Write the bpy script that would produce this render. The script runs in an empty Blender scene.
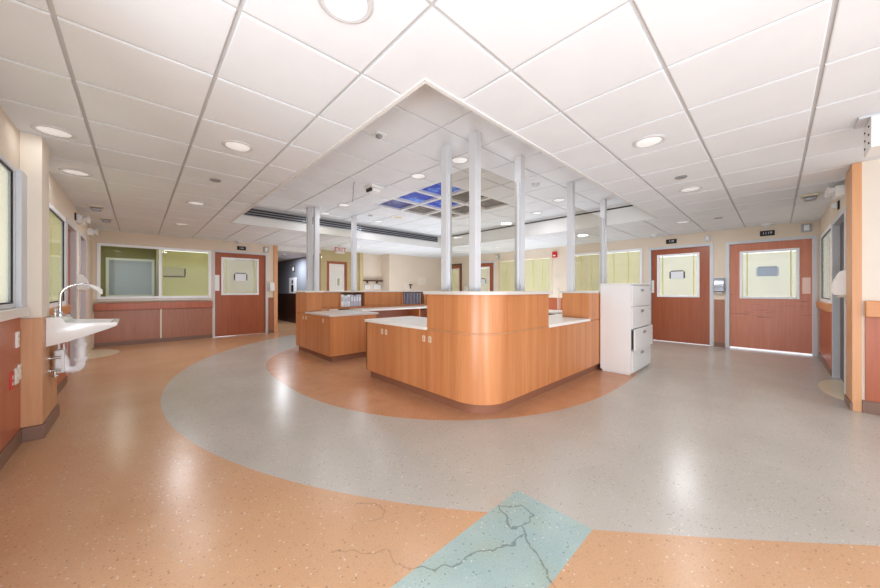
import bpy, bmesh, math, random
from mathutils import Vector, Matrix
random.seed(7)
S = bpy.context.scene
COL = S.collection
PI = math.pi

# ------------------------------------------------------------------ materials
def rgb(r, g, b):
    f = lambda c: (c/255/12.92) if c/255 <= .04045 else ((c/255+.055)/1.055)**2.4
    return (f(r), f(g), f(b), 1)

class NT:
    def __init__(s, name):
        s.m = bpy.data.materials.new(name); s.m.use_nodes = True
        s.t = s.m.node_tree; s.n = s.t.nodes; s.l = s.t.links
        s.b = s.n['Principled BSDF']; s.out = s.n['Material Output']
    def node(s, typ, **kw):
        n = s.n.new(typ)
        for k, v in kw.items(): setattr(n, k, v)
        return n
    def put(s, v, sock):
        if hasattr(v, 'is_linked'): s.l.new(v, sock)
        elif v is not None: sock.default_value = v
    def math(s, op, a, b=None, c=None):
        n = s.node('ShaderNodeMath', operation=op)
        for i, v in enumerate((a, b, c)):
            if v is not None: s.put(v, n.inputs[i])
        return n.outputs[0]
    def mix(s, f, a, b):
        n = s.node('ShaderNodeMix', data_type='RGBA')
        s.put(f, n.inputs[0]); s.put(a, n.inputs[6]); s.put(b, n.inputs[7])
        return n.outputs[2]
    def noise(s, vec, scale, detail=2, rough=.5):
        n = s.node('ShaderNodeTexNoise'); s.put(vec, n.inputs['Vector'])
        n.inputs['Scale'].default_value = scale; n.inputs['Detail'].default_value = detail; n.inputs['Roughness'].default_value = rough
        return n.outputs['Fac']
    def pos(s):
        return s.node('ShaderNodeTexCoord').outputs['Object']
    def scaled(s, vec, x, y, z):
        n = s.node('ShaderNodeMapping'); s.put(vec, n.inputs['Vector']); n.inputs['Scale'].default_value = (x, y, z)
        return n.outputs[0]
    def bump(s, h, strength, dist=.01):
        n = s.node('ShaderNodeBump'); n.inputs['Strength'].default_value = strength; n.inputs['Distance'].default_value = dist
        s.put(h, n.inputs['Height']); s.l.new(n.outputs[0], s.b.inputs['Normal'])
    def ramp(s, f, lo, hi):
        n = s.node('ShaderNodeMapRange'); s.put(f, n.inputs[0]); n.inputs[1].default_value = lo; n.inputs[2].default_value = hi
        return n.outputs[0]

def plain(name, c, rough=.5, metal=0, bump=0, bscale=200, var=0, spec=.5):
    k = NT(name)
    k.b.inputs['Roughness'].default_value = rough; k.b.inputs['Metallic'].default_value = metal
    k.b.inputs['Specular IOR Level'].default_value = spec
    p = k.pos()
    col = c
    n = k.noise(p, 3.0, 3)
    v = var or .04
    lo = tuple(x*(1-v) for x in c[:3])+(1,); hi = tuple(min(1, x*(1+v)) for x in c[:3])+(1,)
    k.put(k.mix(n, lo, hi), k.b.inputs['Base Color'])
    if bump: k.bump(k.noise(p, bscale, 2), bump, .002)
    return k.m

def wood(name, a, b, rough=.35, band=9.0, horiz=False, bandmix=.5, scuff=False):
    k = NT(name); p = k.pos()
    if horiz: sv = k.scaled(p, 1.2, 1.2, 26)
    else: sv = k.scaled(p, 26, 26, 1.2)
    g = k.noise(sv, 1.6, 5, .62)
    # veneer leaves: broad vertical bands of slightly different tone
    if horiz: bv = k.scaled(p, .2, .2, band)
    else: bv = k.scaled(p, band, band, .12)
    bn = k.noise(bv, 1.0, 1)
    f = k.math('ADD', k.math('MULTIPLY', k.ramp(g, .3, .72), 1-bandmix), k.math('MULTIPLY', k.ramp(bn, .32, .68), bandmix))
    col = k.mix(f, a, b)
    if scuff:      # worn horizontal scrape marks below the window
        sn = k.noise(k.scaled(p, 1.6, 2.6, 34), 1.0, 3, .6); sz = k.node('ShaderNodeSeparateXYZ'); k.l.new(p, sz.inputs[0])
        low = k.math('MULTIPLY', k.math('LESS_THAN', sz.outputs[2], 1.12), k.math('GREATER_THAN', sz.outputs[2], .62))
        col = k.mix(k.math('MULTIPLY', k.math('MULTIPLY', k.ramp(sn, .60, .68), low), .55), col, rgb(112, 56, 40))
    k.put(col, k.b.inputs['Base Color'])
    k.b.inputs['Roughness'].default_value = rough
    k.bump(g, .05, .002)
    return k.m

M = {}
M['tile'] = plain('ceiling_tile', rgb(234, 237, 240), .95, bump=.25, bscale=90, spec=.1)
M['grid'] = plain('ceiling_grid_metal', rgb(206, 206, 206), .6)
M['recess'] = plain('recess_plaster', rgb(232, 231, 228), .8, spec=.2)
M['paint'] = plain('wall_beige_paint', rgb(230, 216, 198), .75, spec=.2)
M['cream'] = plain('wall_cream_paint', rgb(236, 226, 212), .75, spec=.2)
M['yellow'] = plain('wall_yellow_paint', rgb(204, 188, 148), .75, spec=.2)
M['bluegray'] = plain('wall_blue_gray_paint', rgb(150, 155, 165), .75, spec=.2)
M['olive'] = plain('olive_room_paint', rgb(164, 158, 112), .8, spec=.2)
M['white'] = plain('white_enamel', rgb(240, 240, 238), .35)
M['whitelam'] = plain('white_laminate', rgb(240, 237, 230), .3)
M['graylam'] = plain('grey_laminate', rgb(214, 208, 200), .35)
M['frame'] = plain('frame_grey_paint', rgb(214, 216, 220), .45)
M['winframe'] = plain('window_frame_white', rgb(246, 247, 250), .4)
M['alu'] = plain('brushed_aluminium', rgb(218, 218, 220), .5, metal=.1)
M['channel'] = plain('aluminium_channel', rgb(232, 234, 240), .35, metal=.1)
M['chrome'] = plain('chrome', rgb(220, 222, 226), .12, metal=1)
M['steel'] = plain('steel_plate', rgb(170, 172, 178), .3, metal=.6)
M['dark'] = plain('dark_plastic', rgb(40, 38, 36), .5)
M['black'] = plain('black_sign', rgb(34, 30, 28), .5)
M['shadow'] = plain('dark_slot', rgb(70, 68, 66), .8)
M['porcelain'] = plain('porcelain', rgb(243, 243, 241), .15)
M['pvc'] = plain('white_pvc', rgb(238, 238, 240), .35)
M['red'] = plain('red_plastic', rgb(206, 48, 44), .4)
M['bluenote'] = plain('pale_blue_card', rgb(190, 206, 226), .4)
M['paper'] = plain('paper', rgb(238, 240, 244), .7)
M['lilac'] = plain('pale_lilac_board', rgb(206, 202, 214), .6)
M['beige'] = plain('beige_plastic', rgb(222, 212, 192), .5)
M['brownrail'] = plain('dark_brown_rail', rgb(98, 66, 48), .5)
M['base'] = plain('base_brown_vinyl', rgb(136, 106, 90), .4)
M['toe'] = plain('toe_kick_brown', rgb(150, 104, 80), .4)
M['pink'] = plain('pale_push_plate', rgb(240, 208, 194), .35)
M['cabinet'] = plain('cabinet_white_steel', rgb(236, 235, 233), .35)
M['wood'] = wood('station_maple_veneer', rgb(192, 126, 78), rgb(214, 150, 100), .32, 9)
M['woodrail'] = wood('rail_maple', rgb(208, 142, 90), rgb(222, 160, 106), .35, 4, horiz=True)
M['post'] = wood('post_maple', rgb(214, 158, 112), rgb(228, 178, 134), .4, 6)
M['sidewood'] = wood('pilaster_oak', rgb(196, 146, 104), rgb(214, 166, 124), .4, 8)
M['door'] = wood('door_cherry_veneer', rgb(160, 90, 60), rgb(178, 108, 76), .33, 4, bandmix=.3)
M['doorR'] = wood('door_worn_cherry', rgb(192, 114, 84), rgb(212, 142, 112), .33, 4, bandmix=.3, scuff=True)
M['panel'] = wood('wainscot_cherry', rgb(160, 104, 78), rgb(178, 122, 96), .33, 5, bandmix=.3)
M['panelred'] = wood('wainscot_red_cherry', rgb(172, 94, 62), rgb(190, 112, 78), .33, 5, bandmix=.3)
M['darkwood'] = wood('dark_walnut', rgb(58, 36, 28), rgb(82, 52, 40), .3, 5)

def glass_mat(name, tint, ior=1.35, rough=.02):
    k = NT(name); k.n.remove(k.b)
    tr = k.node('ShaderNodeBsdfTransparent'); tr.inputs[0].default_value = tint
    gl = k.node('ShaderNodeBsdfGlossy'); gl.inputs['Roughness'].default_value = rough; gl.inputs[0].default_value = (1, 1, 1, 1)
    lw = k.node('ShaderNodeLayerWeight'); lw.inputs[0].default_value = .5
    fac = k.math('ADD', .02*(ior/1.3), k.math('MULTIPLY', k.math('POWER', lw.outputs['Facing'], 5.0), .3))
    mx = k.node('ShaderNodeMixShader')
    k.l.new(fac, mx.inputs[0]); k.l.new(tr.outputs[0], mx.inputs[1]); k.l.new(gl.outputs[0], mx.inputs[2])
    k.l.new(mx.outputs[0], k.out.inputs[0])
    return k.m
M['glass'] = glass_mat('clear_glass', (.95, .95, .93, 1), 1.3)
M['glasspart'] = glass_mat('partition_glass', (.90, .885, .85, 1), 1.25)
M['glassolive'] = glass_mat('tinted_glass', (.93, .94, .86, 1), 1.4)

def blind_mat(name, c, trans=.5):
    k = NT(name); k.n.remove(k.b)
    p = k.pos(); n = k.noise(p, 2, 2)
    lo = tuple(x*.92 for x in c[:3])+(1,)
    col = k.mix(n, lo, c)
    d = k.node('ShaderNodeBsdfDiffuse'); t = k.node('ShaderNodeBsdfTranslucent')
    k.l.new(col, d.inputs[0]); k.l.new(col, t.inputs[0])
    mx = k.node('ShaderNodeMixShader'); mx.inputs[0].default_value = trans
    k.l.new(d.outputs[0], mx.inputs[1]); k.l.new(t.outputs[0], mx.inputs[2])
    k.l.new(mx.outputs[0], k.out.inputs[0])
    return k.m
M['blind'] = blind_mat('yellow_blind', rgb(230, 225, 194))
M['blindpale'] = blind_mat('pale_blind', rgb(240, 238, 224))
M['blindbright'] = blind_mat('cream_blind', rgb(252, 249, 228), .6)
M['blindolive'] = blind_mat('olive_blind', rgb(224, 219, 174), .5)
M['frost'] = blind_mat('frosted_blue_pane', rgb(196, 200, 208), .5)
M['cord'] = blind_mat('blind_tape', rgb(255, 252, 200), .4)

def emit(name, c, s):
    k = NT(name); k.b.inputs['Base Color'].default_value = c
    k.b.inputs['Emission Color'].default_value = c; k.b.inputs['Emission Strength'].default_value = s
    n = k.noise(k.pos(), 5); k.put(k.mix(n, c, tuple(x*.96 for x in c[:3])+(1,)), k.b.inputs['Base Color'])
    return k.m
M['lens'] = emit('downlight_lens', rgb(250, 249, 245), .25)

def sky_mat(name, a, b, s):
    k = NT(name); p = k.pos(); n = k.noise(p, 3.2, 5, .6)
    c = k.mix(k.ramp(n, .5, .72), a, b)
    k.put(c, k.b.inputs['Base Color']); k.put(c, k.b.inputs['Emission Color']); k.b.inputs['Emission Strength'].default_value = s
    k.b.inputs['Roughness'].default_value = .2
    return k.m
M['sky1'] = sky_mat('sky_image_blue', rgb(34, 62, 150), rgb(120, 160, 220), .45)
M['sky2'] = sky_mat('sky_image_deep', rgb(40, 50, 110), rgb(70, 96, 170), .3)
M['sky3'] = sky_mat('sky_image_shaded', rgb(96, 92, 92), rgb(130, 124, 116), .12)  # grey panes: reflection and recess shade put into the colour

def floor_mat():
    k = NT('terrazzo_vinyl_floor')
    geo = k.node('ShaderNodeNewGeometry').outputs['Position']
    sx = k.node('ShaderNodeSeparateXYZ'); k.l.new(geo, sx.inputs[0]); x, y = sx.outputs[0], sx.outputs[1]
    mth = k.math
    def dist(cx, cy):
        a = mth('SUBTRACT', x, cx); b = mth('SUBTRACT', y, cy)
        return mth('SQRT', mth('ADD', mth('MULTIPLY', a, a), mth('MULTIPLY', b, b)))
    lt = lambda a, b: mth('LESS_THAN', a, b)
    gt = lambda a, b: mth('GREATER_THAN', a, b)
    AND = lambda a, b: mth('MULTIPLY', a, b)
    OR = lambda a, b: mth('MAXIMUM', a, b)
    gray = OR(lt(dist(5.19, 4.31), 5.02), AND(lt(dist(19.78, 16.19), 23.9), lt(y, 1.0)))
    e = 2.5
    ax = mth('POWER', mth('ABSOLUTE', mth('SUBTRACT', x, 4.34)), e); ay = mth('POWER', mth('ABSOLUTE', mth('SUBTRACT', y, 4.33)), e)
    inner = lt(mth('ADD', ax, ay), 3.0**e)
    blue = AND(AND(lt(x, 1.64), gt(x, -1.5)), AND(gt(y, .63), lt(y, 1.062)))
    def ell(cx, cy, rx, ry):
        a = mth('DIVIDE', mth('SUBTRACT', x, cx), rx); b = mth('DIVIDE', mth('SUBTRACT', y, cy), ry)
        return lt(mth('ADD', mth('MULTIPLY', a, a), mth('MULTIPLY', b, b)), 1.0)
    half = OR(ell(6.1, -.58, .62, .23), ell(-.72, 8.75, .46, .62))
    cloud = k.noise(geo, .9, 4, .6); cloud2 = k.noise(geo, 4.0, 3, .6)
    base = k.mix(k.ramp(cloud, .3, .7), rgb(198, 155, 117), rgb(208, 170, 135))
    g = k.mix(k.ramp(cloud, .3, .7), rgb(184, 177, 167), rgb(197, 190, 181))
    inn = k.mix(k.ramp(cloud2, .3, .7), rgb(196, 146, 110), rgb(206, 158, 122))
    blu = k.mix(k.ramp(cloud2, .35, .65), rgb(160, 180, 178), rgb(172, 188, 182))
    c = k.mix(gray, base, g); c = k.mix(inner, c, inn)
    # water stain: outlined lighter patches across the blue strip and the orange beside it
    # outlines of old water stains across the blue strip and the orange beside it
    wn = k.node('ShaderNodeTexNoise'); k.l.new(geo, wn.inputs['Vector']); wn.inputs['Scale'].default_value = 14; wn.inputs['Detail'].default_value = 3
    ws = k.node('ShaderNodeSeparateColor'); k.l.new(wn.outputs['Color'], ws.inputs[0])
    wx = mth('ADD', x, mth('MULTIPLY', mth('SUBTRACT', ws.outputs[0], .5), .07)); wy = mth('ADD', y, mth('MULTIPLY', mth('SUBTRACT', ws.outputs[1], .5), .07))
    STAIN = [[(1.45, 1.05), (1.53, 0.97), (1.52, 0.89), (1.47, 0.87), (1.4, 0.89), (1.37, 0.84), (1.32, 0.79), (1.28, 0.7), (1.21, 0.62)], [(0.63, 1.39), (0.73, 1.3), (0.83, 1.23), (0.82, 1.14), (0.85, 1.08), (0.98, 0.95), (1.08, 0.95), (1.17, 0.9), (1.29, 0.85), (1.37, 0.84)], [(1.45, 1.05), (1.38, 0.96), (1.35, 0.91), (1.4, 0.89)], [(0.88, 1.61), (0.96, 1.54), (0.97, 1.46), (0.93, 1.42), (0.87, 1.45)]]
    dmin = None
    for L in STAIN:
        for (ax_, ay_), (bx_, by_) in zip(L, L[1:]):
            ex, ey = bx_-ax_, by_-ay_; q = ex*ex+ey*ey
            px_, py_ = mth('SUBTRACT', wx, ax_), mth('SUBTRACT', wy, ay_)
            h = k.node('ShaderNodeClamp')
            k.l.new(mth('ADD', mth('MULTIPLY', px_, ex/q), mth('MULTIPLY', py_, ey/q)), h.inputs[0]); h = h.outputs[0]
            ux, uy = mth('SUBTRACT', px_, mth('MULTIPLY', h, ex)), mth('SUBTRACT', py_, mth('MULTIPLY', h, ey))
            dd = mth('ADD', mth('MULTIPLY', ux, ux), mth('MULTIPLY', uy, uy))
            dmin = dd if dmin is None else mth('MINIMUM', dmin, dd)
    dmin = mth('SQRT', dmin)
    line = k.ramp(dmin, .006, .0022); halo = k.ramp(dmin, .09, .0)
    soft = k.ramp(cloud2, .35, .6)
    c2 = k.mix(blue, c, blu)
    c2 = k.mix(mth('MULTIPLY', AND(halo, soft), .35), c2, k.mix(blue, rgb(196, 160, 128), rgb(150, 160, 140)))
    c2 = k.mix(mth('MULTIPLY', line, k.math('ADD', .3, mth('MULTIPLY', blue, .22))), c2, k.mix(blue, rgb(130, 104, 78), rgb(86, 100, 92)))
    c = k.mix(half, c2, rgb(226, 212, 184))
    # chips
    for sc, thr, col, amt in ((80, .07, rgb(240, 234, 220), .4), (75, .10, rgb(84, 70, 58), .36), (120, .14, rgb(120, 104, 90), .28)):
        v = k.node('ShaderNodeTexVoronoi'); k.l.new(geo, v.inputs['Vector']); v.inputs['Scale'].default_value = sc
        rnd = k.node('ShaderNodeSeparateColor'); k.l.new(v.outputs['Color'], rnd.inputs[0])
        chip = AND(lt(v.outputs['Distance'], mth('ADD', .18, mth('MULTIPLY', rnd.outputs[1], .25))), lt(rnd.outputs[0], thr))
        c = k.mix(mth('MULTIPLY', chip, amt), c, col)
    fine = k.noise(geo, 130, 2)
    c = k.mix(mth('MULTIPLY', k.ramp(fine, .45, .75), .16), c, rgb(120, 96, 74))
    k.put(c, k.b.inputs['Base Color'])
    k.b.inputs['Roughness'].default_value = .26
    k.b.inputs['Specular IOR Level'].default_value = .4
    k.bump(k.noise(geo, 2.2, 2), .04, .02)
    return k.m
M['floor'] = floor_mat()

# ------------------------------------------------------------------ mesh helpers
class MB:
    def __init__(s): s.bm = bmesh.new(); s.mi = 0
    def _tag(s, faces):
        for f in faces: f.material_index = s.mi
    def box(s, x0, x1, y0, y1, z0, z1, bev=0, seg=2):
        bm = s.bm
        if x1 < x0: x0, x1 = x1, x0
        if y1 < y0: y0, y1 = y1, y0
        if z1 < z0: z0, z1 = z1, z0
        v = [bm.verts.new((x, y, z)) for z in (z0, z1) for y in (y0, y1) for x in (x0, x1)]
        F = [bm.faces.new([v[i] for i in q]) for q in ((0, 2, 3, 1), (4, 5, 7, 6), (0, 1, 5, 4), (2, 6, 7, 3), (0, 4, 6, 2), (1, 3, 7, 5))]
        s._tag(F)
        if bev:
            ed = list({e for f in F for e in f.edges})
            r = bmesh.ops.bevel(bm, geom=ed, offset=bev, segments=seg, affect='EDGES', profile=.5)
            s._tag(r['faces'])
        return s
    def prism(s, poly, z0, z1, axis='z', bev=0):
        bm = s.bm
        def P(a, b, h):
            return {'z': (a, b, h), 'y': (a, h, b), 'x': (h, a, b)}[axis]
        lo = [bm.verts.new(P(a, b, z0)) for a, b in poly]; hi = [bm.verts.new(P(a, b, z1)) for a, b in poly]
        n = len(poly); F = []
        for i in range(n):
            j = (i+1) % n
            F.append(bm.faces.new((lo[i], lo[j], hi[j], hi[i])))
        F.append(bm.faces.new(lo[::-1])); F.append(bm.faces.new(hi))
        bmesh.ops.recalc_face_normals(bm, faces=F)
        s._tag(F)
        if bev:
            ed = [e for e in {e for f in F[-2:] for e in f.edges}]
            r = bmesh.ops.bevel(bm, geom=ed, offset=bev, segments=2, affect='EDGES', profile=.5); s._tag(r['faces'])
        return s
    def ribbon(s, outer, inner, z0, z1):
        bm = s.bm; F = []
        A = [[bm.verts.new((p[0], p[1], z)) for p in pts] for pts in (outer, inner) for z in (z0, z1)]
        o0, o1, i0, i1 = A; n = len(outer)
        for k in range(n-1):
            F += [bm.faces.new((o0[k], o0[k+1], o1[k+1], o1[k])), bm.faces.new((i0[k], i1[k], i1[k+1], i0[k+1])),
                  bm.faces.new((o1[k], o1[k+1], i1[k+1], i1[k])), bm.faces.new((o0[k], i0[k], i0[k+1], o0[k+1]))]
        F += [bm.faces.new((o0[0], o1[0], i1[0], i0[0])), bm.faces.new((o0[-1], i0[-1], i1[-1], o1[-1]))]
        bmesh.ops.recalc_face_normals(bm, faces=F); s._tag(F)
        return s
    def tube(s, pts, r, seg=20, radii=None, caps=True):
        bm = s.bm; pts = [Vector(p) for p in pts]; rings = []; up = None
        for i, p in enumerate(pts):
            d = (pts[min(i+1, len(pts)-1)] - pts[max(i-1, 0)]).normalized()
            if up is None:
                up = Vector((0, 0, 1)) if abs(d.z) < .9 else Vector((1, 0, 0))
            a = d.cross(up).normalized(); b = a.cross(d).normalized(); up = b
            rr = radii[i] if radii else r
            rings.append([bm.verts.new(p + (a*math.cos(t)+b*math.sin(t))*rr) for t in (2*PI*j/seg for j in range(seg))])
        F = []
        for i in range(len(rings)-1):
            for j in range(seg):
                k = (j+1) % seg
                F.append(bm.faces.new((rings[i][j], rings[i][k], rings[i+1][k], rings[i+1][j])))
        if caps: F += [bm.faces.new(rings[0][::-1]), bm.faces.new(rings[-1])]
        bmesh.ops.recalc_face_normals(bm, faces=F); s._tag(F)
        return s
    def lathe(s, prof, c=(0, 0, 0), seg=32, axis='z', cap=True):
        bm = s.bm; rings = []
        for r, h in prof:
            ring = []
            for j in range(seg):
                t = 2*PI*j/seg; a, b = r*math.cos(t), r*math.sin(t)
                q = {'z': (a, b, h), 'y': (a, h, b), 'x': (h, a, b)}[axis]
                ring.append(bm.verts.new((c[0]+q[0], c[1]+q[1], c[2]+q[2])))
            rings.append(ring)
        F = []
        for i in range(len(rings)-1):
            for j in range(seg):
                k = (j+1) % seg
                F.append(bm.faces.new((rings[i][j], rings[i][k], rings[i+1][k], rings[i+1][j])))
        if cap: F += [bm.faces.new(rings[0][::-1]), bm.faces.new(rings[-1])]
        bmesh.ops.recalc_face_normals(bm, faces=F); s._tag(F)
        return s
    def build(s, name, mats, parent=None, label=None, smooth=True):
        me = bpy.data.meshes.new(name)
        s.bm.to_mesh(me); s.bm.free()
        for p in me.polygons: p.use_smooth = smooth
        if smooth: me.set_sharp_from_angle(angle=math.radians(21))
        for m in (mats if isinstance(mats, (list, tuple)) else [mats]): me.materials.append(m if not isinstance(m, str) else M[m])
        o = bpy.data.objects.new(name, me); COL.objects.link(o)
        if parent is not None:
            o.parent = parent; o.matrix_parent_inverse = world(parent).inverted()
        if label: o['label'] = label
        return o

def world(o):
    m = Matrix.Translation(o.location) @ o.rotation_euler.to_matrix().to_4x4()
    if o.parent is not None: m = world(o.parent) @ o.matrix_parent_inverse @ m
    return m
def tag(o, label, cat, group=None, kind=None):
    o['label'] = label; o['category'] = cat
    if group: o['group'] = group
    if kind: o['kind'] = kind
    return o
def empty(name, loc, label, cat, group=None, kind=None):
    o = bpy.data.objects.new(name, None); COL.objects.link(o); o.location = loc; o.empty_display_size = .1
    return tag(o, label, cat, group, kind)
def copy_tree(o, loc, label, rz=None, parent=None):
    c = o.copy(); COL.objects.link(c)
    if parent is None:
        c.location = loc; c['label'] = label
        if rz is not None: c.rotation_euler = (0, 0, rz)
    else: c.parent = parent
    for ch in [q for q in bpy.data.objects if q.parent == o]: copy_tree(ch, None, None, None, c)
    return c
def struct(mb, name, mats, label, cat, parent=None):
    o = mb.build(name, mats, parent, smooth=(name != 'ceiling'))
    if parent is None: tag(o, label, cat, kind='structure')
    return o

ZC, ZR = 2.44, 2.78
XL, YB, XF, YR = -.68, 9.7, 8.85, -.53
# wall with rectangular openings.  axis 'x': runs along X at plane y;  'y': runs along Y at plane x
def wall(mb, axis, p0, p1, a0, a1, z0, z1, holes=()):
    As = sorted({a0, a1, *[h for q in holes for h in q[:2]]}); Zs = sorted({z0, z1, *[h for q in holes for h in q[2:]]})
    for i in range(len(As)-1):
        run = None
        for j in range(len(Zs)-1):
            am, zm = (As[i]+As[i+1])/2, (Zs[j]+Zs[j+1])/2
            hole = any(h[0] < am < h[1] and h[2] < zm < h[3] for h in holes)
            if hole: continue
            if axis == 'x': mb.box(As[i], As[i+1], p0, p1, Zs[j], Zs[j+1])
            else: mb.box(p0, p1, As[i], As[i+1], Zs[j], Zs[j+1])
    return mb

# ------------------------------------------------------------------ floor and ceiling
struct(MB().box(-2.2, 12, -3.2, 16, -.1, 0), 'floor', 'floor', 'speckled vinyl floor with orange, grey and blue inlaid shapes', 'floor')

def ceiling():
    mb = MB(); R0 = (1.25, 6.55, 1.45, 6.9); X0, X1, Y0, Y1 = -1.6, XF+.1, -2.4, YB+.1
    mb.mi = 1
    zb = ZC+.011
    g = .012
    mb.box(X0, R0[0]-g, Y0, Y1, zb, zb+.05); mb.box(R0[1]+g, X1, Y0, Y1, zb, zb+.05)
    mb.box(R0[0]-g, R0[1]+g, Y0, R0[2]-g, zb, zb+.05); mb.box(R0[0]-g, R0[1]+g, R0[3]+g, Y1, zb, zb+.05)
    mb.mi = 0
    def tile(x0, x1, y0, y1, z, ins):
        bm = mb.bm; o, i = .010, .015
        f = lambda q: [(x0+(q if ins[0] else 0), y0+(q if ins[2] else 0)), (x1-(q if ins[1] else 0), y0+(q if ins[2] else 0)),
                       (x1-(q if ins[1] else 0), y1-(q if ins[3] else 0)), (x0+(q if ins[0] else 0), y1-(q if ins[3] else 0))]
        t = [bm.verts.new((a, b, z+.0105)) for a, b in f(o)]; m = [bm.verts.new((a, b, z+.002)) for a, b in f(o)]; l = [bm.verts.new((a, b, z)) for a, b in f(i)]
        for k in range(4):
            j = (k+1) % 4
            bm.faces.new((t[j], t[k], m[k], m[j])); bm.faces.new((m[j], m[k], l[k], l[j]))
        bm.faces.new(l[::-1])
    gx = [-.28+.61*i for i in range(-2, 16)]; gy = [.435+.61*i for i in range(-5, 17)]
    for a0 in gx:
        for b0 in gy:
            a1, b1 = a0+.61, b0+.61
            x0, x1, y0, y1 = max(a0, X0), min(a1, X1), max(b0, Y0), min(b1, Y1)
            if x1-x0 < .03 or y1-y0 < .03: continue
            if x1 <= R0[0] or x0 >= R0[1] or y1 <= R0[2] or y0 >= R0[3]:
                tile(x0, x1, y0, y1, ZC, (1, 1, 1, 1)); continue
            if x0 < R0[0]: tile(x0, R0[0], y0, y1, ZC, (1, 0, 1, 1))
            if x1 > R0[1]: tile(R0[1], x1, y0, y1, ZC, (0, 1, 1, 1))
            xa, xb = max(x0, R0[0]), min(x1, R0[1])
            if y0 < R0[2]: tile(xa, xb, y0, R0[2], ZC, (x0 >= R0[0], x1 <= R0[1], 1, 0))
            if y1 > R0[3]: tile(xa, xb, R0[3], y1, ZC, (x0 >= R0[0], x1 <= R0[1], 0, 1))
    # raised part
    mb.mi = 1
    SX, SY = (3.19, 5.03), (3.38, 5.22)     # opening for the sky panels
    for a, b, c, d in ((R0[0], SX[0], R0[2], R0[3]), (SX[1], R0[1], R0[2], R0[3]), (SX[0], SX[1], R0[2], SY[0]), (SX[0], SX[1], SY[1], R0[3])):
        mb.box(a-.03 if a == R0[0] else a, b+.03 if b == R0[1] else b, c-.03 if c == R0[2] else c, d+.03 if d == R0[3] else d, ZR+.011, ZR+.05)
    mb.mi = 0
    sp = (SX[0], SX[1], SY[0], SY[1])
    for a0 in gx:
        for b0 in gy:
            x0, x1, y0, y1 = max(a0, R0[0]), min(a0+.61, R0[1]), max(b0, R0[2]), min(b0+.61, R0[3])
            if x1-x0 < .03 or y1-y0 < .03: continue
            if x1 <= sp[0] or x0 >= sp[1] or y1 <= sp[2] or y0 >= sp[3]: tile(x0, x1, y0, y1, ZR, (1, 1, 1, 1)); continue
            if x0 < sp[0]: tile(x0, sp[0], y0, y1, ZR, (1, 0, 1, 1))
            if x1 > sp[1]: tile(sp[1], x1, y0, y1, ZR, (0, 1, 1, 1))
            xa, xb = max(x0, sp[0]), min(x1, sp[1])
            if y0 < sp[2]: tile(xa, xb, y0, sp[2], ZR, (x0 >= sp[0], x1 <= sp[1], 1, 0))
            if y1 > sp[3]: tile(xa, xb, sp[3], y1, ZR, (x0 >= sp[0], x1 <= sp[1], 0, 1))
    mb.mi = 2
    e = .03
    mb.box(R0[0]-e, R0[0], R0[2]-e, R0[3]+e, ZC+.002, ZR+.02); mb.box(R0[1], R0[1]+e, R0[2]-e, R0[3]+e, ZC+.002, ZR+.02)
    mb.box(R0[0], R0[1], R0[2]-e, R0[2], ZC+.002, ZR+.02); mb.box(R0[0], R0[1], R0[3], R0[3]+e, ZC+.002, ZR+.02)
    struct(mb, 'ceiling', ['tile', 'grid', 'recess'], 'white square tile ceiling with a raised square tray over the station', 'ceiling')
    # bright bead round the opening
    t = MB(); w = .022
    t.box(R0[0]-w, R0[0]+.004, R0[2]-w, R0[3]+w, ZC-.008, ZC+.012); t.box(R0[1]-.004, R0[1]+w, R0[2]-w, R0[3]+w, ZC-.008, ZC+.012)
    t.box(R0[0]+.004, R0[1]-.004, R0[2]-w, R0[2]+.004, ZC-.008, ZC+.012); t.box(R0[0]+.004, R0[1]-.004, R0[3]-.004, R0[3]+w, ZC-.008, ZC+.012)
    struct(t, 'trim_1', 'recess', 'white edge bead around the raised ceiling tray', 'trim')
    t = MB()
    t.box(R0[1]-.006, R0[1]-.001, R0[2]+.05, R0[3]-.25, ZR-.06, ZR-.035)  # dark strip laid on the face stands in for a shadow line
    struct(t, 'trim_2', 'shadow', 'thin dark strip drawn as a shadow line along the right side of the ceiling tray', 'trim')
ceiling()

# slot diffuser at the far side of the tray
sd = empty('slot_air_diffuser', (3.9, 6.89, 2.68), 'long dark slotted air diffuser high in the far face of the ceiling tray', 'air vent')
MB().box(1.45, 6.4, 6.885, 6.898, 2.60, 2.75).build('backing', 'shadow', sd)
mb = MB()
for z in (2.598, 2.642, 2.69, 2.737): mb.box(1.44, 6.41, 6.872, 6.886, z, z+.014)
mb.box(1.43, 1.45, 6.872, 6.886, 2.598, 2.751); mb.box(6.4, 6.42, 6.872, 6.886, 2.598, 2.751)
mb.build('louvre', 'steel', sd)

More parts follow.
